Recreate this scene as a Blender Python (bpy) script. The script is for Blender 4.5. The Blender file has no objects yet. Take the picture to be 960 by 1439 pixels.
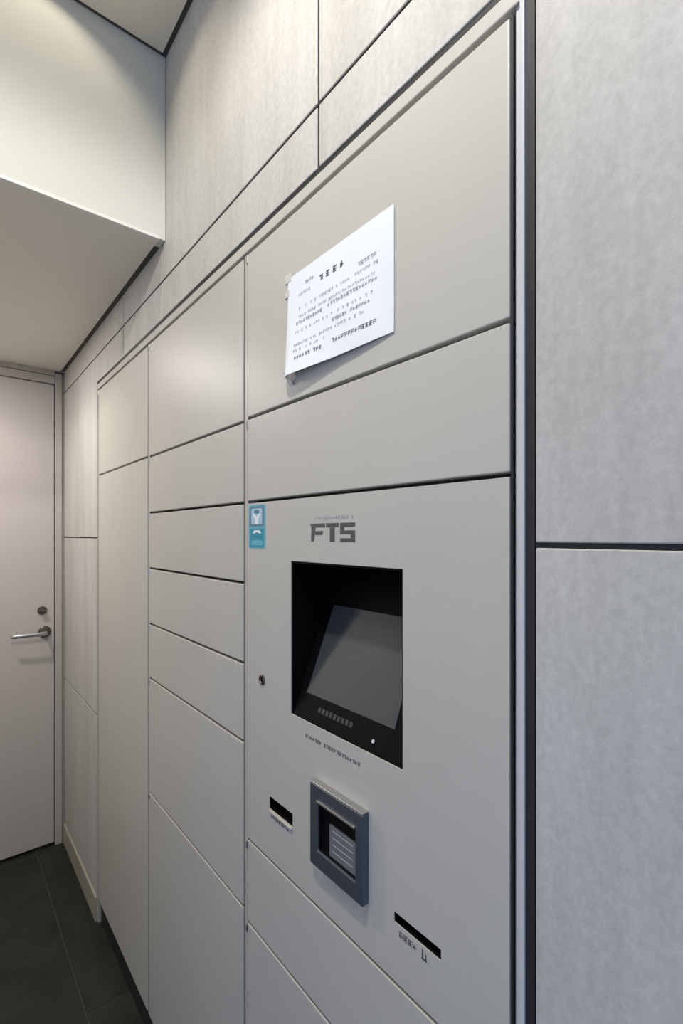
import bpy, bmesh, math, random
from mathutils import Vector, Matrix
random.seed(7)
S = bpy.context.scene
C = S.collection

# ------------------------------------------------------------------ frame of reference
D = 0.45                    # distance camera -> locker wall (metres); the locker face lies in x = D
EYE = 3.19                  # eye height in units of D
def Y(v): return v * D
def Z(v): return (v + EYE) * D

# ------------------------------------------------------------------ camera
cam = bpy.data.objects.new('camera', bpy.data.cameras.new('camera'))
C.objects.link(cam)
cam.data.sensor_fit = 'HORIZONTAL'
cam.data.sensor_width = 36.0
cam.data.lens = 680.0 / 960.0 * 36.0
cam.data.shift_y = 32.5 / 960.0
cam.data.clip_start = 0.02
cam.location = (0, 0, Z(0))
cam.rotation_euler = (math.radians(90), 0, -math.atan2(0.639, 0.769))
S.camera = cam

# ------------------------------------------------------------------ world, exposure
W = bpy.data.worlds.new('world'); S.world = W; W.use_nodes = True
bg = W.node_tree.nodes['Background']
bg.inputs[0].default_value = (0.80, 0.93, 1.0, 1)
bg.inputs[1].default_value = 0.60
S.view_settings.view_transform = 'Standard'
S.view_settings.look = 'None'
S.view_settings.gamma = 1
S.view_settings.use_curve_mapping = False
S.view_settings.exposure = 0.0

# ------------------------------------------------------------------ lights
LEFT = -0.69                # left wall of the corridor
FAR = Y(5.735)
BULK = Y(2.785)
CEIL = Z(2.733)
SOF = Z(1.69)
BACK = -2.6
WARM = (1.0, 0.86, 0.66)
def lamp(name, kind, loc, power, color, **kw):
    l = bpy.data.lights.new(name, kind); l.energy = power; l.color = color
    rot = kw.pop('rot', None)
    for k, v in kw.items(): setattr(l, k, v)
    o = bpy.data.objects.new(name, l); C.objects.link(o); o.location = loc
    if rot: o.rotation_euler = rot
    return o
WELLS = [(0.38 * D, Y(2.30))]
WELL_R, WELL_H = 0.43 * D, 0.60 * D
lamp('bulb_light', 'POINT', (*WELLS[0], CEIL + WELL_H), 9.0, (1.0, 0.89, 0.70), shadow_soft_size=0.075)
SPOTS = [(-0.20 * D, Y(0.60))]
lamp('bulb_light', 'SPOT', (*SPOTS[0], CEIL - 0.012), 64, (1.0, 0.955, 0.875), shadow_soft_size=0.05, spot_size=math.radians(165), spot_blend=0.3)
SOFLIGHT = (-0.27 * D, Y(4.55))
lamp('bulb_light', 'AREA', (SOFLIGHT[0], SOFLIGHT[1], SOF - 0.012), 8.0, (1.0, 0.94, 0.925), shape='DISK', size=0.09)
lamp('bulb_light', 'SPOT', (SOFLIGHT[0], SOFLIGHT[1], SOF - 0.014), 8.2, (1.0, 0.93, 0.76), shadow_soft_size=0.045, spot_size=math.radians(150), spot_blend=0.3)
# daylight through the glazed entrance front, left of and behind the camera
lamp('entrance_daylight', 'AREA', (-2.3, -1.5, 1.0), 23, (0.10, 0.30, 1.0), shape='RECTANGLE', size=1.9, size_y=1.8,
     rot=(0, math.radians(-90), math.radians(25)))

# ------------------------------------------------------------------ materials
def newmat(name, col, rough=0.5, metal=0.0, spec=0.5):
    m = bpy.data.materials.new(name); m.use_nodes = True
    b = m.node_tree.nodes['Principled BSDF']
    b.inputs['Base Color'].default_value = (*col, 1)
    b.inputs['Roughness'].default_value = rough
    b.inputs['Metallic'].default_value = metal
    b.inputs['Specular IOR Level'].default_value = spec
    return m
def noisy(m, c1, c2, scale=(8, 8, 8), detail=4, bump=0.0, bscale=200, lo=0.35, hi=0.65, bdist=0.001):
    """colour variation + fine relief in object space, shifted per object"""
    nt = m.node_tree; n = nt.nodes; L = nt.links
    b = n['Principled BSDF']
    tc = n.new('ShaderNodeTexCoord'); oi = n.new('ShaderNodeObjectInfo')
    mul = n.new('ShaderNodeMath'); mul.operation = 'MULTIPLY'; mul.inputs[1].default_value = 37.0
    L.new(oi.outputs['Random'], mul.inputs[0])
    add = n.new('ShaderNodeVectorMath'); add.operation = 'ADD'
    L.new(tc.outputs['Object'], add.inputs[0]); L.new(mul.outputs[0], add.inputs[1])
    mp = n.new('ShaderNodeMapping'); mp.inputs['Scale'].default_value = scale
    L.new(add.outputs[0], mp.inputs[0])
    no = n.new('ShaderNodeTexNoise'); no.inputs['Scale'].default_value = 1.0; no.inputs['Detail'].default_value = detail
    L.new(mp.outputs[0], no.inputs[0])
    rp = n.new('ShaderNodeValToRGB')
    rp.color_ramp.elements[0].position = lo; rp.color_ramp.elements[1].position = hi
    rp.color_ramp.elements[0].color = (*c1, 1); rp.color_ramp.elements[1].color = (*c2, 1)
    L.new(no.outputs[0], rp.inputs[0]); L.new(rp.outputs[0], b.inputs['Base Color'])
    if bump:
        n2 = n.new('ShaderNodeTexNoise'); n2.inputs['Scale'].default_value = bscale; n2.inputs['Detail'].default_value = 3
        L.new(add.outputs[0], n2.inputs[0])
        bp = n.new('ShaderNodeBump'); bp.inputs['Strength'].default_value = bump; bp.inputs['Distance'].default_value = bdist
        L.new(n2.outputs[0], bp.inputs['Height']); L.new(bp.outputs[0], b.inputs['Normal'])
    return m, rp, add

def panel_material():
    m, rp, add = noisy(newmat('panel_laminate', (0.5, 0.5, 0.5), 0.62, spec=0.3),
                       (0.50, 0.48, 0.445), (0.585, 0.57, 0.545), (9, 9, 1.6), 6, 0.12, 380, 0.3, 0.7, 0.001)
    nt = m.node_tree; n = nt.nodes; L = nt.links; b = n['Principled BSDF']
    # fine woven speckle and thin vertical grain over the broad bands
    mp = n.new('ShaderNodeMapping'); mp.inputs['Scale'].default_value = (130, 130, 95)
    L.new(add.outputs[0], mp.inputs[0])
    no = n.new('ShaderNodeTexNoise'); no.inputs['Scale'].default_value = 1; no.inputs['Detail'].default_value = 4
    no.inputs['Roughness'].default_value = 0.65
    L.new(mp.outputs[0], no.inputs[0])
    mp2 = n.new('ShaderNodeMapping'); mp2.inputs['Scale'].default_value = (45, 45, 5)
    L.new(add.outputs[0], mp2.inputs[0])
    no2 = n.new('ShaderNodeTexNoise'); no2.inputs['Scale'].default_value = 1; no2.inputs['Detail'].default_value = 3
    no2.inputs['Distortion'].default_value = 0.6
    L.new(mp2.outputs[0], no2.inputs[0])
    a = n.new('ShaderNodeMath'); a.operation = 'ADD'
    L.new(no.outputs[0], a.inputs[0]); a2 = n.new('ShaderNodeMath'); a2.operation = 'MULTIPLY_ADD'; a2.inputs[1].default_value = 0.5; a2.inputs[2].default_value = 0.25
    L.new(no2.outputs[0], a2.inputs[0]); L.new(a2.outputs[0], a.inputs[1])
    mr = n.new('ShaderNodeMapRange'); mr.inputs[1].default_value = 0.7; mr.inputs[2].default_value = 1.3
    mr.inputs[3].default_value = 0.85; mr.inputs[4].default_value = 1.12
    L.new(a.outputs[0], mr.inputs[0])
    mx = n.new('ShaderNodeVectorMath'); mx.operation = 'SCALE'
    L.new(rp.outputs[0], mx.inputs[0]); L.new(mr.outputs[0], mx.inputs['Scale'])
    L.new(mx.outputs[0], b.inputs['Base Color'])
    return m
M = {}
M['panel'] = panel_material()
M['paint'] = noisy(newmat('locker_paint', (0.6, 0.6, 0.6), 0.42, spec=0.4), (0.535, 0.512, 0.462), (0.55, 0.527, 0.477), (5, 5, 5), 2, 0.06, 900)[0]
M['post'] = newmat('post_paint', (0.50, 0.47, 0.425), 0.4, spec=0.4)
M['frame'] = newmat('surround_metal', (0.60, 0.60, 0.62), 0.4, 0.0)
M['carcass'] = newmat('carcass_dark', (0.035, 0.03, 0.025), 0.7)  # dark colour stands in for the deep shade behind the door gaps
M['joint'] = newmat('joint_sealant', (0.018, 0.018, 0.02), 0.6)
M['white'] = noisy(newmat('painted_plaster', (0.7, 0.7, 0.7), 0.7, spec=0.2), (0.64, 0.645, 0.60), (0.66, 0.66, 0.62), (2, 2, 2), 2, 0.1, 400)[0]
M['bead'] = newmat('white_corner_bead', (0.78, 0.78, 0.75), 0.5)
M['sofmat'] = newmat('soffit_paint', (0.80, 0.76, 0.69), 0.7, spec=0.2)
M['ceilmat'] = newmat('ceiling_paint', (0.82, 0.77, 0.66), 0.75, spec=0.2)
M['gap_shade'] = newmat('grey_gap_shade', (0.19, 0.175, 0.155), 0.6)  # grey that stands in for shade between door and post
M['gap'] = newmat('shadow_gap', (0.07, 0.065, 0.055), 0.7)
M['doorm'] = newmat('door_steel_paint', (0.53, 0.49, 0.48), 0.45, spec=0.35)
M['doorf'] = newmat('door_frame_paint', (0.47, 0.44, 0.42), 0.45, spec=0.35)
M['chrome'] = newmat('dark_nickel', (0.16, 0.14, 0.125), 0.3, 1.0)
M['steel'] = newmat('satin_steel', (0.55, 0.55, 0.55), 0.3, 1.0)
M['base'] = newmat('baseboard_vinyl', (0.42, 0.38, 0.31), 0.5)
M['black'] = newmat('black_plastic', (0.0035, 0.0035, 0.004), 0.45, spec=0.12)
M['void'] = newmat('slot_black', (0.005, 0.005, 0.006), 0.6, spec=0.1)
M['screen'] = newmat('touch_screen_glass', (0.055, 0.062, 0.066), 0.16, spec=0.6)
M['reader'] = newmat('reader_aluminium', (0.105, 0.125, 0.155), 0.36, 0.6)
M['pad'] = newmat('reader_pad', (0.16, 0.17, 0.175), 0.5)
M['ink'] = newmat('dark_ink', (0.05, 0.05, 0.06), 0.6)
M['ink2'] = newmat('grey_ink', (0.085, 0.08, 0.085), 0.6)
M['mark'] = newmat('dull_ink', (0.22, 0.22, 0.24), 0.7)
M['faint'] = newmat('faint_ink', (0.64, 0.65, 0.69), 0.7)
M['mid'] = newmat('soft_ink', (0.42, 0.43, 0.46), 0.7)
M['paper'] = newmat('white_paper', (0.86, 0.89, 0.93), 0.8, spec=0.2)
M['tape'] = newmat('frosted_tape', (0.66, 0.64, 0.60), 0.35)
M['cyan'] = newmat('sticker_teal', (0.02, 0.27, 0.38), 0.4)
M['navy'] = newmat('sticker_blue', (0.10, 0.22, 0.32), 0.4)
M['pale'] = newmat('sticker_pale', (0.42, 0.60, 0.70), 0.4)
M['aqua'] = newmat('sticker_light_cyan', (0.13, 0.44, 0.56), 0.4)
M['whitep'] = newmat('white_print', (0.85, 0.88, 0.9), 0.5)
M['plinth'] = newmat('plinth_black', (0.02, 0.018, 0.016), 0.6)
M['grout'] = newmat('grout', (0.075, 0.07, 0.06), 0.85, spec=0.1)
M['tile'] = noisy(newmat('slate_tile', (0.05, 0.05, 0.05), 0.5, spec=0.35),
                  (0.011, 0.013, 0.011), (0.028, 0.030, 0.025), (7, 7, 7), 7, 0.5, 60, 0.3, 0.7, 0.003)[0]
lens = newmat('lamp_lens', (1, 1, 1), 0.5)
lens.node_tree.nodes['Principled BSDF'].inputs['Emission Color'].default_value = (1, 0.87, 0.72, 1)
lens.node_tree.nodes['Principled BSDF'].inputs['Emission Strength'].default_value = 5
M['lens'] = lens

# ------------------------------------------------------------------ helpers
def wloc(o):
    v = Vector((0, 0, 0))
    while o is not None: v += Vector(o.location); o = o.parent
    return v
def obj(name, bm, mat, parent=None, bevel=0.0, seg=2, smooth=False, kind=None):
    """link a world-space bmesh as one mesh object with its origin at its centre"""
    me = bpy.data.meshes.new(name)
    bmesh.ops.recalc_face_normals(bm, faces=bm.faces)
    lo = Vector([min(v.co[i] for v in bm.verts) for i in range(3)])
    hi = Vector([max(v.co[i] for v in bm.verts) for i in range(3)])
    c = (lo + hi) / 2
    if parent is None: c.z = lo.z
    for v in bm.verts: v.co -= c
    bm.to_mesh(me); bm.free()
    if smooth:
        for p in me.polygons: p.use_smooth = True
    o = bpy.data.objects.new(name, me); C.objects.link(o)
    me.materials.append(M[mat] if isinstance(mat, str) else mat)
    if parent is not None:
        o.parent = parent; o.location = c - wloc(parent)
    else: o.location = c
    if bevel:
        md = o.modifiers.new('bevel', 'BEVEL'); md.width = bevel; md.segments = seg
        md.limit_method = 'ANGLE'; md.angle_limit = math.radians(35)
        md.harden_normals = False
    if kind: o['kind'] = kind
    return o
def thing(name, label, cat, loc, group=None):
    o = bpy.data.objects.new(name, None); C.objects.link(o); o.location = loc
    o.empty_display_size = 0.05
    o['label'] = label; o['category'] = cat
    if group: o['group'] = group
    return o
def tag(o, label, cat, group=None):
    o['label'] = label; o['category'] = cat
    if group: o['group'] = group
    return o
def setting(name, loc):
    o = bpy.data.objects.new(name, None); C.objects.link(o); o.location = loc
    o.empty_display_size = 0.05; o['kind'] = 'structure'
    return o
def box(bm, x0, x1, y0, y1, z0, z1):
    v = [bm.verts.new(p) for p in ((x0,y0,z0),(x1,y0,z0),(x1,y1,z0),(x0,y1,z0),(x0,y0,z1),(x1,y0,z1),(x1,y1,z1),(x0,y1,z1))]
    for f in ((0,3,2,1),(4,5,6,7),(0,1,5,4),(1,2,6,5),(2,3,7,6),(3,0,4,7)): bm.faces.new([v[i] for i in f])
    return v
def bx(*a):
    bm = bmesh.new(); box(bm, *a); return bm
def plate(axis, t0, t1, u0, u1, v0, v1, holes):
    """slab with rectangular holes; axis 'x': u=y v=z ; axis 'z': u=x v=y"""
    us = sorted({u0, u1} | {h[i] for h in holes for i in (0, 1)})
    vs = sorted({v0, v1} | {h[i] for h in holes for i in (2, 3)})
    us = [u for u in us if u0 - 1e-9 <= u <= u1 + 1e-9]; vs = [v for v in vs if v0 - 1e-9 <= v <= v1 + 1e-9]
    bm = bmesh.new(); cache = {}
    def V(t, i, j):
        k = (t, i, j)
        if k not in cache:
            T = (t0, t1)[t]
            cache[k] = bm.verts.new((T, us[i], vs[j]) if axis == 'x' else (us[i], vs[j], T))
        return cache[k]
    def full(i, j):
        if i < 0 or j < 0 or i >= len(us)-1 or j >= len(vs)-1: return False
        a, b = (us[i]+us[i+1])/2, (vs[j]+vs[j+1])/2
        return not any(h[0] < a < h[1] and h[2] < b < h[3] for h in holes)
    for i in range(len(us)-1):
        for j in range(len(vs)-1):
            if not full(i, j): continue
            for t in (0, 1): bm.faces.new([V(t,i,j), V(t,i+1,j), V(t,i+1,j+1), V(t,i,j+1)])
            for (di, dj, a, b) in ((-1,0,(i,j),(i,j+1)), (1,0,(i+1,j),(i+1,j+1)), (0,-1,(i,j),(i+1,j)), (0,1,(i,j+1),(i+1,j+1))):
                if not full(i+di, j+dj): bm.faces.new([V(0,*a), V(1,*a), V(1,*b), V(0,*b)])
    bmesh.ops.recalc_face_normals(bm, faces=bm.faces)
    bmesh.ops.dissolve_limit(bm, angle_limit=0.01, verts=bm.verts, edges=bm.edges) if not holes else None
    return bm
def lathe(bm, origin, axis, prof, n=32):
    """prof: list of (radius, distance along axis)"""
    axis = Vector(axis).normalized()
    a = axis.orthogonal().normalized(); b = axis.cross(a)
    o = Vector(origin); rings = []
    for r, t in prof:
        if r < 1e-6: rings.append([bm.verts.new(o + axis*t)])
        else: rings.append([bm.verts.new(o + axis*t + (a*math.cos(2*math.pi*k/n) + b*math.sin(2*math.pi*k/n))*r) for k in range(n)])
    for p, q in zip(rings, rings[1:]):
        for k in range(n):
            l = (k+1) % n
            if len(p) == 1 and len(q) == 1: continue
            if len(p) == 1: bm.faces.new([p[0], q[k], q[l]])
            elif len(q) == 1: bm.faces.new([p[k], p[l], q[0]])
            else: bm.faces.new([p[k], p[l], q[l], q[k]])

# ------------------------------------------------------------------ the setting: floor
floor = setting('floor', (0, 0, 0))
gb = obj('grout_bed', bx(-2.4, D + 0.06, BACK, FAR + 0.06, -0.06, -0.0025), 'grout', floor)
G = 0.0022
def tile(x0, x1, y0, y1):
    o = obj('tile', bx(x0 + G, x1 - G, y0 + G, y1 - G, -0.012, 0.0), 'tile', floor, 0.0012, 1)
TL = 4 / 3 * D
edges = [0.75 * D + k * -0.6 for k in range(0, 4)]
ncol = [(0.75 * D, D + 0.05, 3.56 * D)] + [(max(edges[k+1], LEFT), edges[k], (4.33 if k % 2 == 0 else 3.56) * D) for k in range(2)]
for x0, x1, yl in ncol:
    y = yl - TL * 8
    while y < FAR + 0.05:
        a, b = max(y, BACK), min(y + TL, FAR + 0.05)
        if b - a > 0.02 and x1 - x0 > 0.03: tile(x0, x1, a, b)
        y += TL

# ------------------------------------------------------------------ right wall: dark backing with proud laminate panels
FY0, FY1 = Y(0.567), Y(4.352)           # locker surround, outer
FZ0, FZ1 = 0.0, Z(1.241)
PT = 0.0036                              # panel thickness
wall_r = setting('wall_right', (D + PT, 0, 0))
obj('backing', plate('x', D + PT, D + 0.10, BACK, FAR + 0.05, -0.02, CEIL + 0.5, [(FY0, FY1, -0.02, FZ1)]), 'joint', wall_r)
j = 0.0027
def panel(y0, y1, z0, z1, jy=j, jz=j):
    obj('panel', bx(D, D + PT - 0.0002, y0 + jy, y1 - jy, z0 + jz, z1 - jz), 'panel', wall_r, 0.0015, 2)
rows = [(0.0, Z(-1.49)), (Z(-1.49), Z(-0.022)), (Z(-0.022), Z(1.48)), (Z(1.48), CEIL + 0.045)]
PY = Y(0.5424) + 0.0022
for z0, z1 in rows[:3]:                 # beside the locker, near side
    panel(Y(-0.18), PY, z0, z1)
    panel(Y(-1.68), Y(-0.18), z0, z1); panel(Y(-3.18), Y(-1.68), z0, z1); panel(Y(-4.68), Y(-3.18), z0, z1); panel(BACK, Y(-4.68), z0, z1)
for a, b in ((BACK, Y(-4.68)), (Y(-4.68), Y(-3.18)), (Y(-3.18), Y(-1.68)), (Y(-1.68), Y(-0.18)), (Y(-0.18), Y(1.33)), (Y(1.33), Y(2.84)), (Y(2.84), Y(3.62)), (Y(3.62), FAR)):
    if a < Y(2.7): panel(a, b, Z(1.48), CEIL + 0.045)
    else: panel(a, b, Z(1.48), SOF + 0.03)
zt = Z(1.262)
for a, b in ((PY, Y(1.33)), (Y(1.33), Y(2.84)), (Y(2.84), Y(3.62)), (Y(3.62), Y(4.375))):
    panel(a, b, zt - j, Z(1.48))
for z0, z1 in ((0.0, Z(-1.49)), (Z(-1.49), Z(-0.022)), (Z(-0.022), Z(1.48))):
    panel(Y(4.365), FAR, z0 + (0.088 if z0 == 0 else 0), z1)
bb = obj('baseboard_right', bx(D - 0.006, D + PT, Y(4.365), FAR - 0.012, 0.0, Z(-2.99)), 'base', None, 0.002, 2, kind='structure')
bb2 = obj('baseboard_right', bx(D - 0.006, D + PT - 0.0037, BACK, Y(0.54), 0.0, Z(-2.99)), 'base', None, 0.002, 2, kind='structure')

# ------------------------------------------------------------------ slim metal surround of the locker bank
su = setting('trim_1', (D, FY0, 0))
ft = 0.0235 * D
T = 0.0235
bm = bmesh.new()
obj('surround_strip', bx(D - 0.001, D + 0.09, FY0, FY0 + Y(T) * 0.5, FZ0, FZ1), 'frame', su, 0.0012, 2)
obj('surround_strip', bx(D + 0.004, D + 0.09, FY0 + Y(T) * 0.5 + 0.0005, FY0 + Y(T) + 0.0015, FZ0, FZ1 - 0.01), 'frame', su, 0.001, 2)
obj('surround_strip', bx(D, D + 0.09, FY1 - 0.006, FY1, FZ0, FZ1), 'post', su, 0.001, 2)
obj('surround_strip', bx(D, D + 0.09, FY0 + Y(T) * 0.5 + 0.0005, FY1 - 0.006, Z(1.198), FZ1), 'paint', su, 0.0015, 2)

obj('sealant', bx(D + 0.0016, D + PT - 0.0001, PY - 0.001, FY0 - 0.0002, 0, FZ1 + 0.0098), 'joint', su)
obj('sealant', bx(D + 0.0016, D + PT - 0.0001, FY0, Y(4.362), FZ1 + 0.0002, zt - j * 0.2), 'joint', su)
obj('sealant', bx(D + 0.0016, D + PT - 0.0001, FY1 + 0.0002, Y(4.364), 0, FZ1), 'gap', su)
# ------------------------------------------------------------------ lockers
LX = D + 0.001                           # face of locker doors
DT = 0.018
LZ0, LZ1 = Z(-2.99), Z(1.191)
cols = [(3.106, 4.335), (1.862, 3.100), (0.5985, 1.856)]
g = 0.0032
def locker_shell(root, y0, y1):
    """carcass behind the doors, far side post, recessed plinth"""
    bm = bx(LX + DT + 0.004, LX + 0.42, Y(y0) + 0.0005, Y(y1) - 0.0005, LZ0, LZ1)
    obj('carcass', bm, 'carcass', root)
    obj('post', bx(LX + 0.001, LX + DT + 0.0035, Y(y1) - Y(0.026), Y(y1) - 0.0008, LZ0, LZ1), 'post', root, 0.0012, 2)
    obj('gap_shade', bx(LX + 0.0025, LX + 0.006, Y(y0) + 0.0003, Y(y0) + 0.0030, LZ0, LZ1), 'joint' if y0 < 1 else 'gap_shade', root)  # dark strips painting the shade inside the narrow door gaps
    obj('gap_shade', bx(LX + 0.002, LX + 0.006, Y(y1) - Y(0.026) - 0.0015, Y(y1) - Y(0.026) - 0.0001, LZ0, LZ1), 'gap_shade', root)
    obj('plinth', bx(LX + 0.010, LX + 0.40, Y(y0) + 0.0005, Y(y1) - 0.0005, 0.0, LZ0 - 0.0005), 'plinth', root)
def hinge(door, y, z):
    bm = bmesh.new()
    lathe(bm, (LX - 0.0005, y, z - 0.016), (0, 0, 1), [(0, 0), (0.0022, 0.0005), (0.0022, 0.0135), (0, 0.014)], 10)
    obj('hinge', bm, 'steel', door)
def locker_door(root, y0, y1, z0, z1, name='door'):
    """y1 side is the hinge side next to the post"""
    a, b = Y(y0) + 0.0032, Y(y1) - Y(0.026) - 0.0016
    d = obj(name, bx(LX, LX + DT, a, b, z0 + g * 0.7, z1 - g), 'paint', root, 0.0016, 3)
    hinge(d, b + 0.0010, z1 - g)
    return d
tall = thing('parcel_locker', 'far locker column with one short door above a full-height beige door', 'locker', (LX + 0.2, Y(3.72), 0))
locker_shell(tall, *cols[0])
for z0, z1 in ((LZ0, Z(0.491)), (Z(0.491), LZ1)): locker_door(tall, *cols[0], z0, z1)
mid = thing('parcel_locker', 'middle locker column of seven stacked beige doors of different heights', 'locker', (LX + 0.2, Y(2.48), 0))
locker_shell(mid, *cols[1])
zs = [LZ0, Z(-1.594), Z(-0.885), Z(-0.548), Z(-0.204), Z(0.139), Z(0.487), LZ1]
for z0, z1 in zip(zs, zs[1:]): locker_door(mid, *cols[1], z0, z1)

term = thing('locker_terminal', 'near locker column with the touch screen terminal and card reader', 'locker', (LX + 0.2, Y(1.23), 0))
locker_shell(term, *cols[2])
c0, c1 = cols[2]
for z0, z1 in ((LZ0, Z(-1.632)), (Z(-1.632), Z(-1.281)), (Z(0.140), Z(0.4935)), (Z(0.4935), LZ1)):
    locker_door(term, c0, c1, z0, z1)
# terminal panel with openings
OY0, OY1, OZ0, OZ1 = Y(0.937), Y(1.5006), Z(-0.662), Z(-0.0955)
SA = (Y(1.488), Y(1.652), Z(-1.078), Z(-1.029))
SB = (Y(0.8018), Y(0.9706), Z(-1.1065), Z(-1.0775))
a, b = Y(c0) + 0.0032, Y(c1) - Y(0.026) - 0.0016
pz0, pz1 = Z(-1.281) + g * 0.7, Z(0.140) - g
tp = obj('terminal_panel', plate('x', LX, LX + DT, a, b, pz0, pz1, [(OY0, OY1, OZ0, OZ1), SA, SB]), 'paint', term, 0.0008, 2)
# the carcass behind the terminal has to leave room for the recessed screen
for ch in term.children:
    if ch.name.startswith('carcass'):
        bpy.data.objects.remove(ch)
obj('carcass', plate('x', LX + DT + 0.004, LX + 0.125, Y(c0) + 0.0005, Y(c1) - 0.0005, LZ0, LZ1, [(OY0 - 0.006, OY1 + 0.006, OZ0 - 0.006, OZ1 + 0.006)]), 'carcass', term)
obj('back_panel', bx(LX + 0.126, LX + 0.42, Y(c0) + 0.0005, Y(c1) - 0.0005, LZ0, LZ1), 'carcass', term)
# black housing: side cheeks, top, tilted bezel
H = bmesh.new()
t = 0.003
xf, xb = LX + 0.002, LX + 0.122
box(H, xf, xb, OY1 - t, OY1, OZ0, OZ1)           # far cheek
box(H, xf, xb, OY0, OY0 + t, OZ0, OZ1)           # near cheek
box(H, xf, xb, OY0 + t, OY1 - t, OZ1 - t, OZ1)   # top
box(H, xf, xf + 0.006, OY0 + t, OY1 - t, OZ0, OZ0 + t)
housing = obj('screen_housing', H, 'black', term)
def tilt_x(z):   # depth of the tilted face at height z (in D units above eye)
    return D * (1.04 + (-0.578 - z) * -0.413)
def tilted(y0, y1, z0, z1, off0, off1):
    """slab following the tilted face; z in D units"""
    bm = bmesh.new()
    n = Vector((-1, 0, -0.413)).normalized()   # towards the viewer
    n = Vector((-1, 0, 0.413)).normalized()
    pts = []
    for off in (off0, off1):
        for (yy, zz) in ((y0, z0), (y1, z0), (y1, z1), (y0, z1)):
            p = Vector((tilt_x(zz), yy, Z(zz))) + n * off
            pts.append(bm.verts.new(p))
    for f in ((0,1,2,3),(4,7,6,5),(0,4,5,1),(1,5,6,2),(2,6,7,3),(3,7,4,0)): bm.faces.new([pts[i] for i in f])
    return bm
obj('bezel', tilted(OY0 + t, OY1 - t, -0.655, -0.105, -0.006, 0.0), 'black', housing)
obj('screen', tilted(Y(1.003), Y(1.448), -0.578, -0.268, -0.004, 0.0012), 'screen', housing, 0.0004, 1)
obj('indicator_light', tilted(Y(1.069), Y(1.079), -0.635, -0.625, -0.001, 0.001), 'faint', housing, 0.0006, 2)['label'] = 'small pale indicator dot'
bm = bmesh.new()
for k in range(9):
    y1_ = Y(1.36) - k * Y(0.021); 
    s = tilted(y1_ - Y(0.014), y1_, -0.622, -0.606, 0.0, 0.0005)
    me = bpy.data.meshes.new('tmp'); s.to_mesh(me); bm.from_mesh(me); s.free(); bpy.data.meshes.remove(me)
obj('maker_lettering', bm, newmat('bezel_print', (0.05, 0.048, 0.045), 0.5), housing)

# flat print on the x = LX plane
def strokes(bm, segs, x=None, h=0.0003):
    x = LX if x is None else x
    for (y0, y1, z0, z1) in segs: box(bm, x - h, x + 0.0001, min(y0,y1), max(y0,y1), min(z0,z1), max(z0,z1))
def poly(bm, pts, x=None, h=0.0003):
    """pts: (y,z) outline"""
    x = LX if x is None else x
    f = [bm.verts.new((x - h, p[0], p[1])) for p in pts]; r = [bm.verts.new((x + 0.0001, p[0], p[1])) for p in pts]
    bm.faces.new(f); bm.faces.new(r[::-1])
    for k in range(len(pts)):
        l = (k+1) % len(pts); bm.faces.new([f[k], f[l], r[l], r[k]])
def glyphs(bm, ya, yb, z, size, seed, fill=0.8, xfun=None, h=0.0003, gapf=1.15):
    """a row of tiny unreadable character-like marks from ya (left, larger y) to yb"""
    R = random.Random(seed); y = ya
    while y - size > yb:
        if R.random() < fill:
            w = size
            kind = R.randint(0, 3)
            segs = []
            if kind != 1: segs.append((y, y - w, z + size * 0.42, z + size * 0.56))
            if kind != 2: segs.append((y - w*0.42, y - w*0.58, z - size*0.5, z + size*0.55))
            if kind != 0: segs.append((y - w*0.1, y - w*0.9, z - size*0.1, z + size*0.04))
            segs.append((y - w*(0.05 if kind else 0.8), y - w*(0.2 if kind else 0.95), z - size*0.5, z + size*0.3))
            if kind == 3: segs.append((y, y - w*0.9, z - size*0.5, z - size*0.36))
            for s_ in segs:
                x = xfun(y - w/2, z) if xfun else LX
                strokes(bm, [s_], x, h)
        y -= size * gapf
# logo: F T S, wide techno letters, left is larger y
LY0, LY1, LZb, LZt = Y(1.385), Y(1.139), Z(-0.022), Z(0.040)
def lp(u, v):   # u 0..1 left->right, v 0..1 bottom->top
    return (LY0 + (LY1 - LY0) * u, LZb + (LZt - LZb) * v)
bm = bmesh.new()
def L_(pts): poly(bm, [lp(u, v) for u, v in pts])
L_([(0.05, 0.0), (0.12, 0.0), (0.16, 0.78), (0.38, 0.78), (0.37, 1.0), (0.02, 1.0), (0.06, 0.8)])   # F stem with top bar
L_([(0.15, 0.36), (0.31, 0.36), (0.335, 0.58), (0.15, 0.58)])                             # F middle bar
L_([(0.40, 0.78), (0.67, 0.78), (0.67, 1.0), (0.39, 1.0)])                               # T bar
L_([(0.48, 0.0), (0.585, 0.0), (0.585, 0.76), (0.48, 0.76)])                               # T stem
for q in ([(0.70, 0.78), (1.0, 0.78), (1.0, 1.0), (0.70, 1.0)], [(0.70, 0.605), (0.785, 0.605), (0.785, 0.775), (0.70, 0.775)],
          [(0.70, 0.40), (1.0, 0.40), (1.0, 0.60), (0.70, 0.60)], [(0.915, 0.21), (1.0, 0.21), (1.0, 0.39), (0.915, 0.39)],
          [(0.70, 0.0), (1.0, 0.0), (1.0, 0.20), (0.70, 0.20)]): L_(q)
obj('logo', bm, 'ink2', term)['label'] = 'dark grey FTS lettering'
bm = bmesh.new()
glyphs(bm, Y(1.35), Y(1.135), Z(0.058), 0.0052, 5, 0.92, gapf=1.2)
obj('small_lettering', bm, 'mid', term)
bm = bmesh.new()
glyphs(bm, Y(1.405), Y(1.105), Z(-0.712), 0.0052, 8, 0.86)
obj('instruction_text', bm, 'ink2', term)
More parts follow.
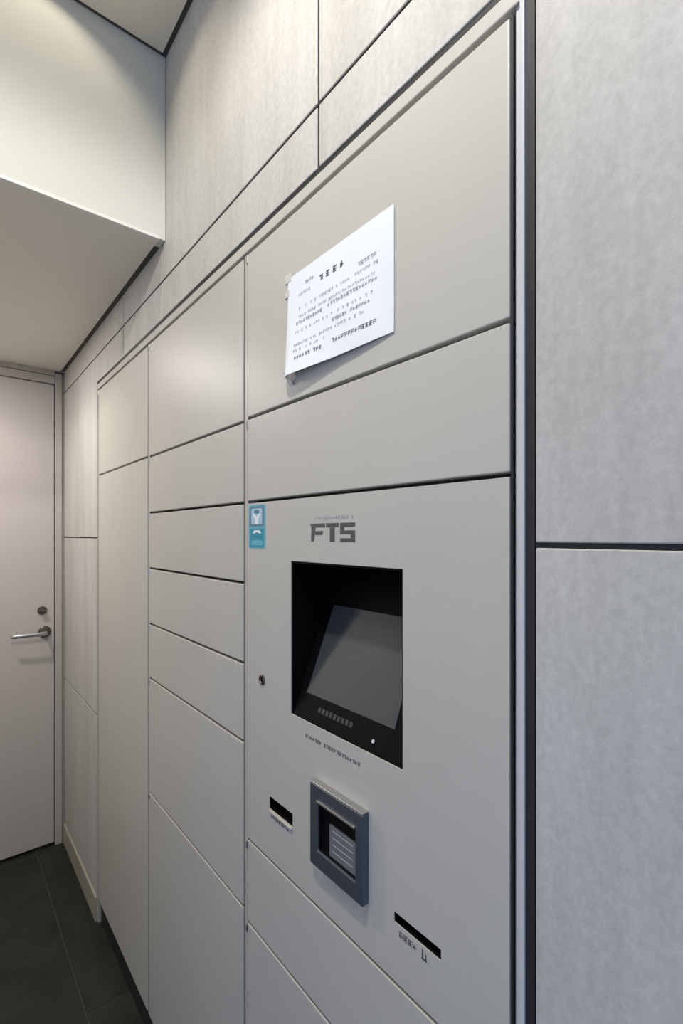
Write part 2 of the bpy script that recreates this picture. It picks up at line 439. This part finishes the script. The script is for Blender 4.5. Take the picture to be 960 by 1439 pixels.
# key lock
ky, kz = Y(1.706), Z(-0.583)
bm = bmesh.new(); lathe(bm, (LX, ky, kz), (-1, 0, 0), [(0, -0.001), (0.0095, -0.001), (0.0095, 0.0015), (0.008, 0.0028), (0.0062, 0.0028), (0.0055, 0.0012), (0, 0.0012)], 28)
lock = obj('key_lock', bm, 'chrome', term, smooth=False)
bm = bmesh.new(); box(bm, LX - 0.002, LX - 0.0008, ky - 0.0011, ky + 0.0011, kz - 0.0045, kz + 0.0045); obj('keyhole', bm, 'void', lock)
# card slots
def slot(s, xt, name):
    y0, y1, z0, z1 = s
    bm = bmesh.new()
    box(bm, LX + 0.014, LX + 0.017, y0, y1, z0, z1)
    for q in ((y0, y0 + 0.0006, z0, z1), (y1 - 0.0006, y1, z0, z1), (y0, y1, z0, z0 + 0.0006), (y0, y1, z1 - 0.0006, z1)):
        box(bm, LX + 0.0012, LX + 0.0165, *q)
    return obj(name, bm, 'void', term)
s1 = slot(SA, 0, 'receipt_slot')
bm = bmesh.new(); box(bm, LX - 0.0035, LX + 0.0004, SA[0], SA[1] - 0.002, SA[2] - 0.0045, SA[2] - 0.0006)
obj('slot_lip', bm, 'paint', s1, 0.0012, 2)
bm = bmesh.new(); glyphs(bm, SA[1] - 0.006, SA[0] + 0.008, SA[2] - 0.0115, 0.0055, 14, 0.95); obj('slot_label', bm, 'ink2', s1)
s2 = slot(SB, 0, 'card_slot')
bm = bmesh.new()
glyphs(bm, SB[1] - 0.009, SB[0] + 0.036, SB[2] - 0.0105, 0.0068, 21, 1.0)
strokes(bm, [(SB[0] + 0.029, SB[0] + 0.0272, SB[2] - 0.0165, SB[2] - 0.004), (SB[0] + 0.029, SB[0] + 0.021, SB[2] - 0.0165, SB[2] - 0.0145),
             (SB[0] + 0.0235, SB[0] + 0.022, SB[2] - 0.015, SB[2] - 0.008)])
obj('slot_label', bm, 'ink2', s2)
# card reader box
RY0, RY1, RZ0, RZ1 = Y(1.075), Y(1.343), Z(-1.118), Z(-0.842)
IY0, IY1, IZ0, IZ1 = Y(1.110), Y(1.300), Z(-1.058), Z(-0.897)
rx0 = LX - 0.0125
bm = plate('x', rx0, LX + 0.0005, RY0, RY1, RZ0, RZ1, [(IY0, IY1, IZ0, IZ1)])
reader = obj('card_reader', bm, 'reader', term, 0.0022, 3); reader['label'] = 'blue-grey metal card reader'
bm = bmesh.new(); box(bm, LX - 0.003, LX + 0.0006, IY0, IY1, IZ0, IZ1)
for q in ((IY0, IY0 + 0.0008, IZ0, IZ1), (IY1 - 0.0008, IY1, IZ0, IZ1), (IY0, IY1, IZ0, IZ0 + 0.0008), (IY0, IY1, IZ1 - 0.0008, IZ1)):
    box(bm, rx0 + 0.003, LX - 0.003, *q)
obj('reader_recess', bm, 'void', reader)
obj('reader_pad', bx(LX - 0.0065, LX - 0.003, IY0 + 0.002, Y(1.252), IZ0 + 0.001, Z(-0.952)), 'pad', reader, 0.001, 2)
bm = bmesh.new()
for zz in (-0.968, -0.990, -1.012, -1.034): strokes(bm, [(IY0 + 0.010, Y(1.235), Z(zz), Z(zz) + 0.0010)], LX - 0.0066)
obj('pad_print', bm, 'mid', reader)
obj('lit_top_strip', bx(rx0 + 0.001, LX + 0.0002, RY0 + 0.001, RY1 - 0.001, RZ1 + 0.0001, RZ1 + 0.0016), 'steel', reader, 0.0005, 1)  # bright strip standing for light caught along the reader's top
obj('lip', bx(rx0 - 0.0025, rx0 + 0.002, IY0 - 0.001, IY1 + 0.001, IZ1 + 0.0004, IZ1 + 0.0042), 'steel', reader, 0.001, 2)

# ------------------------------------------------------------------ notice taped on the upper door
NY0, NY1, NZ0, NZ1 = Y(0.9679), Y(1.514), Z(0.582), Z(0.948)
nw, nh = NY1 - NY0, NZ1 - NZ0
def lift(y, z):
    a_ = (NY1 - y) / nw; b_ = (z - NZ0) / nh           # a: 0 left ->1 right ; b: 0 bottom ->1 top
    a_ = min(max(a_, 0), 1); b_ = min(max(b_, 0), 1)
    l = 0.017 * (1 - b_) ** 2.2 * (1 - a_) ** 1.2 * min(1, 0.45 + a_ / 0.10)
    l += 0.0012 * math.sin(math.pi * a_) * (1 - b_)
    l += 0.0008 * math.sin(a_ * 9 + b_ * 5) * (1 - b_)
    return LX - 0.0012 - max(l, 0)
bm = bmesh.new(); NX, NZn = 28, 20; gv = []
for jz in range(NZn + 1):
    row = []
    for i in range(NX + 1):
        a_, b_ = i / NX, jz / NZn
        y = NY1 - nw * a_; z = NZ0 + nh * b_
        zz = z + 0.004 * (1 - a_) * (b_ * 2 - 1) * 0.5 - (0.001 * math.sin(a_ * 3.1) * (1 - b_))
        row.append(bm.verts.new((lift(y, z), y, zz)))
    gv.append(row)
for jz in range(NZn):
    for i in range(NX): bm.faces.new([gv[jz][i], gv[jz][i+1], gv[jz+1][i+1], gv[jz+1][i]])
notice = thing('paper_notice', 'white printed paper notice taped to the upper door above the terminal', 'notice', (LX - 0.005, (NY0 + NY1) / 2, NZ0))
sheet = obj('sheet', bm, 'paper', notice, smooth=False)
sd = sheet.modifiers.new('thickness', 'SOLIDIFY'); sd.thickness = 0.0002
def npos(a_, b_): return NY1 - nw * a_, NZ0 + nh * b_
def nglyph(a0, a1, b_, size, seed, fill, mat, name='printed_line', gf=1.25):
    bm = bmesh.new(); ya, z = npos(a0, b_); yb, _ = npos(a1, b_)
    glyphs(bm, ya, yb, z, size, seed, fill, xfun=lambda y, z: lift(y, z) - 0.0003, h=0.0004, gapf=gf)
    if bm.verts: obj(name, bm, mat, notice)
    else: bm.free()
nglyph(0.36, 0.60, 0.80, 0.0082, 1, 1.0, 'ink', 'heading', 2.0)
nglyph(0.15, 0.30, 0.86, 0.0050, 2, 0.9, 'mid'); nglyph(0.13, 0.28, 0.775, 0.0045, 3, 0.9, 'faint')
nglyph(0.72, 0.88, 0.70, 0.0050, 4, 0.9, 'mid')
nglyph(0.14, 0.90, 0.63, 0.0042, 5, 0.75, 'faint'); nglyph(0.14, 0.88, 0.55, 0.0042, 6, 0.85, 'faint')
nglyph(0.45, 0.88, 0.50, 0.0050, 7, 0.95, 'mid'); nglyph(0.12, 0.42, 0.49, 0.0050, 8, 0.95, 'mid')
nglyph(0.12, 0.86, 0.40, 0.0042, 9, 0.7, 'faint'); nglyph(0.50, 0.85, 0.34, 0.0046, 10, 0.9, 'mid')
nglyph(0.12, 0.80, 0.27, 0.0042, 11, 0.7, 'faint'); nglyph(0.12, 0.50, 0.21, 0.0042, 12, 0.6, 'faint')
nglyph(0.14, 0.41, 0.135, 0.0054, 13, 0.9, 'mark'); nglyph(0.48, 0.88, 0.145, 0.0056, 15, 0.9, 'mark')
def tape(ya, yb, za, zb, x0=0.0006):
    obj('tape', bx(LX - 0.0018, LX - x0 + 0.0004, min(ya, yb), max(ya, yb), min(za, zb), max(za, zb)), 'tape', notice, 0.0003, 1)
tape(NY1 + 0.008, NY1 - 0.010, NZ1 - 0.004, NZ1 + 0.010)
tape(NY1 + 0.009, NY1 - 0.004, NZ1 - 0.028, NZ1 - 0.017)
bm = bmesh.new()
ty, tz = NY1 - 0.002, NZ0
v = [bm.verts.new(p) for p in ((lift(ty, tz + 0.01) - 0.0006, ty + 0.003, tz + 0.008), (lift(ty - 0.02, tz + 0.01) - 0.0006, ty - 0.014, tz + 0.004),
                               (LX - 0.0006, ty - 0.014, tz - 0.014), (LX - 0.0006, ty - 0.001, tz - 0.011))]
bm.faces.new(v); r_ = bmesh.ops.extrude_face_region(bm, geom=bm.faces[:])
for q in r_['geom']:
    if isinstance(q, bmesh.types.BMVert): q.co.x -= 0.0004
obj('tape', bm, 'tape', notice)

# ------------------------------------------------------------------ sticker on the terminal panel
ST0, ST1, SZ0, SZ1 = Y(1.681), Y(1.818), Z(-0.055), Z(0.124)
st = thing('security_sticker', 'small blue and teal sticker at the top left of the terminal panel', 'sticker', (LX, (ST0 + ST1) / 2, SZ0))
def sp(u, v): return (ST1 + (ST0 - ST1) * u, SZ0 + (SZ1 - SZ0) * v)
def spoly(mat, pts, h, name):
    bm = bmesh.new(); poly(bm, [sp(u, v) for u, v in pts], LX, h); return obj(name, bm, mat, st)
def rnd(u0, u1, v0, v1, r=0.08, n=5):
    out = []
    for (cu, cv, a0) in ((u1 - r, v1 - r*0.8, 0), (u0 + r, v1 - r*0.8, 90), (u0 + r, v0 + r*0.8, 180), (u1 - r, v0 + r*0.8, 270)):
        for k in range(n + 1):
            a_ = math.radians(a0 + 90 * k / n); out.append((cu + r * math.cos(a_), cv + r * 0.8 * math.sin(a_)))
    return out
def ell(cu, cv, ru, rv, n=20): return [(cu + ru*math.cos(2*math.pi*k/n), cv + rv*math.sin(2*math.pi*k/n)) for k in range(n)]
spoly('aqua', rnd(0, 1, 0, 1), 0.0004, 'backing')
spoly('navy', rnd(0.08, 0.93, 0.50, 0.97, 0.06), 0.0005, 'upper_field')
spoly('pale', rnd(0.18, 0.82, 0.56, 0.92, 0.06), 0.0006, 'pale_field')
spoly('navy', ell(0.5, 0.84, 0.16, 0.05), 0.0007, 'icon')
spoly('whitep', [(0.43, 0.56), (0.57, 0.56), (0.60, 0.68), (0.74, 0.78), (0.66, 0.80), (0.5, 0.72), (0.34, 0.80), (0.26, 0.78), (0.40, 0.68)], 0.0008, 'icon')
spoly('cyan', rnd(0.10, 0.92, 0.03, 0.46, 0.06), 0.0005, 'lower_field')
spoly('aqua', rnd(0.18, 0.84, 0.07, 0.19, 0.04), 0.0006, 'stripe')
spoly('whitep', [(0.26, 0.36), (0.36, 0.42), (0.66, 0.42), (0.78, 0.36), (0.70, 0.34), (0.5, 0.38), (0.34, 0.34)], 0.0007, 'icon')
spoly('aqua', ell(0.55, 0.14, 0.16, 0.06), 0.0008, 'icon')

# ------------------------------------------------------------------ ceiling, bulkhead, soffit
def slab_with_wells(name, z0, z1, x0, x1, y0, y1, wells, R, mat, parent=None):
    """slab with circular openings, each in a square patch"""
    q = R * 1.01
    holes = [(wx - q, wx + q, wy - q, wy + q) for wx, wy in wells]
    bm = plate('z', z0, z1, x0, x1, y0, y1, holes)
    for wx, wy in wells:
        n = 64
        def sq(a_):
            c_, s_ = math.cos(a_), math.sin(a_); m_ = max(abs(c_), abs(s_)); return wx + q*c_/m_, wy + q*s_/m_
        ang = [2*math.pi*k/n for k in range(n)]
        for zz in (z0, z1):
            ci = [bm.verts.new((wx + R*math.cos(a_), wy + R*math.sin(a_), zz)) for a_ in ang]
            so = [bm.verts.new((*sq(a_), zz)) for a_ in ang]
            for k in range(n):
                l = (k+1) % n; bm.faces.new([ci[k], ci[l], so[l], so[k]])
    o = obj(name, bm, mat, parent)
    return o
GAP = 0.012
cl = slab_with_wells('ceiling', CEIL, CEIL + 0.0125, -2.4, D - GAP, BACK, BULK - GAP, WELLS, WELL_R, 'ceilmat')
cl['kind'] = 'structure'
bm = bmesh.new()
box(bm, D - GAP + 0.0005, D - 0.0003, BACK, BULK - 0.0005, CEIL + 0.004, CEIL + 0.03)
box(bm, LEFT, D - GAP, BULK - GAP + 0.0005, BULK - 0.0005, CEIL + 0.004, CEIL + 0.03)
obj('ceiling_gap_shade', bm, 'gap', None, kind='structure')  # dark filler painting the shade in the open ceiling gaps
obj('light_block_slab', bx(-2.4, D + 0.6, BACK, FAR + 0.3, CEIL + 0.5, CEIL + 0.6), 'white', None, kind='structure')  # unseen slab added above the ceiling to keep world light out
bh = obj('wall_bulkhead', bx(LEFT, D - 0.001, BULK, BULK + 0.04, SOF + 0.0005, CEIL + 0.023), 'white', None, kind='structure')
obj('trim_3', bx(LEFT, D - 0.016, BULK - 0.003, BULK + 0.012, SOF - 0.003, SOF + 0.005), 'bead', None, 0.0012, 2, kind='structure')
obj('ceiling_soffit', bx(LEFT, D - 0.016, BULK + 0.0125, FAR, SOF, SOF + 0.02), 'sofmat', None, kind='structure')
obj('soffit_gap_shade', bx(D - 0.0155, D - 0.0005, BULK + 0.0005, FAR - 0.013, SOF + 0.003, SOF + 0.02), 'gap', None, kind='structure')  # dark strip in place of the shade between soffit and wall
obj('wall_left', bx(LEFT - 0.1, LEFT, 0.35, FAR, 0, CEIL + 0.5), 'white', None, kind='structure')
# the downlights
def downlight(wx, wy, R, h, label, deep=True, z=CEIL):
    t_ = thing('downlight', label, 'ceiling light', (wx, wy, z))
    bm = bmesh.new(); lathe(bm, (wx, wy, z), (0, 0, 1), [(R, 0.0), (R + 0.001, -0.0012), (R + 0.0025, -0.0012), (R + 0.0032, 0.0)] if deep else [(R, 0.0), (R + 0.008, -0.002), (R + 0.016, -0.003), (R + 0.018, 0.0)], 48)
    obj('rim', bm, 'white', t_, smooth=True)
    if deep:
        bm = bmesh.new(); lathe(bm, (wx, wy, z), (0, 0, 1), [(R + 0.0005, 0.0), (R + 0.0005, h + 0.06), (0, h + 0.06)], 48)
        obj('cutoff_lining', bm, 'gap', t_, smooth=False)  # unseen lining, kept dark to sharpen the edge of the light cone
        bm = bmesh.new(); lathe(bm, (wx, wy, z + h + 0.03), (0, 0, 1), [(0, 0), (0.03, 0.004), (0.034, 0.018), (0.02, 0.03)], 24)
        obj('lens', bm, 'lens', t_, smooth=True)
    else:
        bm = bmesh.new(); lathe(bm, (wx, wy, z), (0, 0, 1), [(0, -0.002), (R, -0.002), (R, 0.004)], 40)
        obj('lens', bm, 'lens', t_)
    return t_
downlight(*SOFLIGHT, 0.05, 0, 'small round downlight in the lowered ceiling before the door', False, SOF)
downlight(*WELLS[0], WELL_R, WELL_H, 'deep round light well in the ceiling next to the bulkhead')
for (wx, wy), w_ in zip(SPOTS, ('round flush ceiling light opposite the locker terminal',)):
    downlight(wx, wy, 0.06, 0, w_, False)

# ------------------------------------------------------------------ far wall and door
DX1, DX0 = 0.916 * D, 0.916 * D - 0.80
DTOP = Z(1.555)
fw = bmesh.new()
box(fw, LEFT, DX0 - 0.04, FAR, FAR + 0.05, 0, SOF); 
box(fw, DX0 - 0.04, D + PT, FAR + 0.045, FAR + 0.05, 0, SOF)
box(fw, LEFT, D + PT, FAR + 0.0005, FAR + 0.05, SOF + 0.0001, CEIL + 0.5)
obj('wall_far', fw, 'white', None, kind='structure')
door = setting('door_1', ((DX0 + DX1) / 2, FAR, 0))
obj('door_leaf', bx(DX0 + 0.003, DX1 - 0.003, FAR, FAR + 0.036, 0.012, DTOP - 0.003), 'doorm', door, 0.0015, 2)
obj('door_jamb', bx(DX1, D - 0.010, FAR - 0.012, FAR + 0.044, 0, Z(1.665)), 'doorf', door, 0.002, 2)
obj('door_jamb', bx(D - 0.0085, D - 0.0005, FAR - 0.004, FAR + 0.044, 0, Z(1.665)), 'doorf', door, 0.001, 2)
obj('door_jamb', bx(DX0 - 0.038, DX0, FAR - 0.012, FAR + 0.044, 0, Z(1.665)), 'doorf', door, 0.002, 2)
obj('door_header', bx(DX0 + 0.0005, DX1 - 0.0005, FAR - 0.012, FAR + 0.044, DTOP, Z(1.632)), 'doorf', door, 0.002, 2)
obj('door_header', bx(DX0 + 0.0005, DX1 - 0.0005, FAR - 0.006, FAR + 0.044, Z(1.640), SOF - 0.0005), 'doorf', door, 0.001, 2)
# lever handle
hx, hz = 0.825 * D, Z(-0.985)
bm = bmesh.new(); lathe(bm, (hx, FAR, hz), (0, -1, 0), [(0, 0), (0.026, 0.0), (0.026, 0.005), (0.022, 0.009), (0.011, 0.011), (0.010, 0.044), (0, 0.044)], 32)
hd = obj('lever_rose', bm, 'chrome', door, smooth=False)
bm = bmesh.new()
pts = [(hx + 0.006, 0.044, hz), (hx - 0.006, 0.050, hz), (hx - 0.03, 0.053, hz - 0.0005), (hx - 0.08, 0.052, hz - 0.001), (hx - 0.125, 0.050, hz - 0.002), (hx - 0.133, 0.045, hz - 0.002)]
rad = [0.009, 0.0105, 0.0095, 0.0085, 0.008, 0.006]
rings = []
for k, (x, o_, z) in enumerate(pts):
    rings.append([bm.verts.new((x, FAR - o_ + 0.55 * rad[k] * math.cos(2*math.pi*q/14), z + rad[k] * math.sin(2*math.pi*q/14))) for q in range(14)])
for p, q in zip(rings, rings[1:]):
    for k in range(14): bm.faces.new([p[k], p[(k+1) % 14], q[(k+1) % 14], q[k]])
bm.faces.new(rings[0]); bm.faces.new(rings[-1])
obj('lever', bm, 'steel', hd, smooth=True)
# thumb-turn
tx, tz = 0.803 * D, Z(-0.765)
bm = bmesh.new(); lathe(bm, (tx, FAR, tz), (0, -1, 0), [(0, 0), (0.019, 0.0), (0.019, 0.005), (0.016, 0.009), (0.008, 0.010), (0.008, 0.016), (0, 0.016)], 28)
tt = obj('deadbolt_rose', bm, 'chrome', door)
bm = bmesh.new(); box(bm, tx - 0.014, tx + 0.012, FAR - 0.026, FAR - 0.016, tz - 0.004, tz + 0.005)
obj('thumb_turn', bm, 'chrome', tt, 0.002, 2)
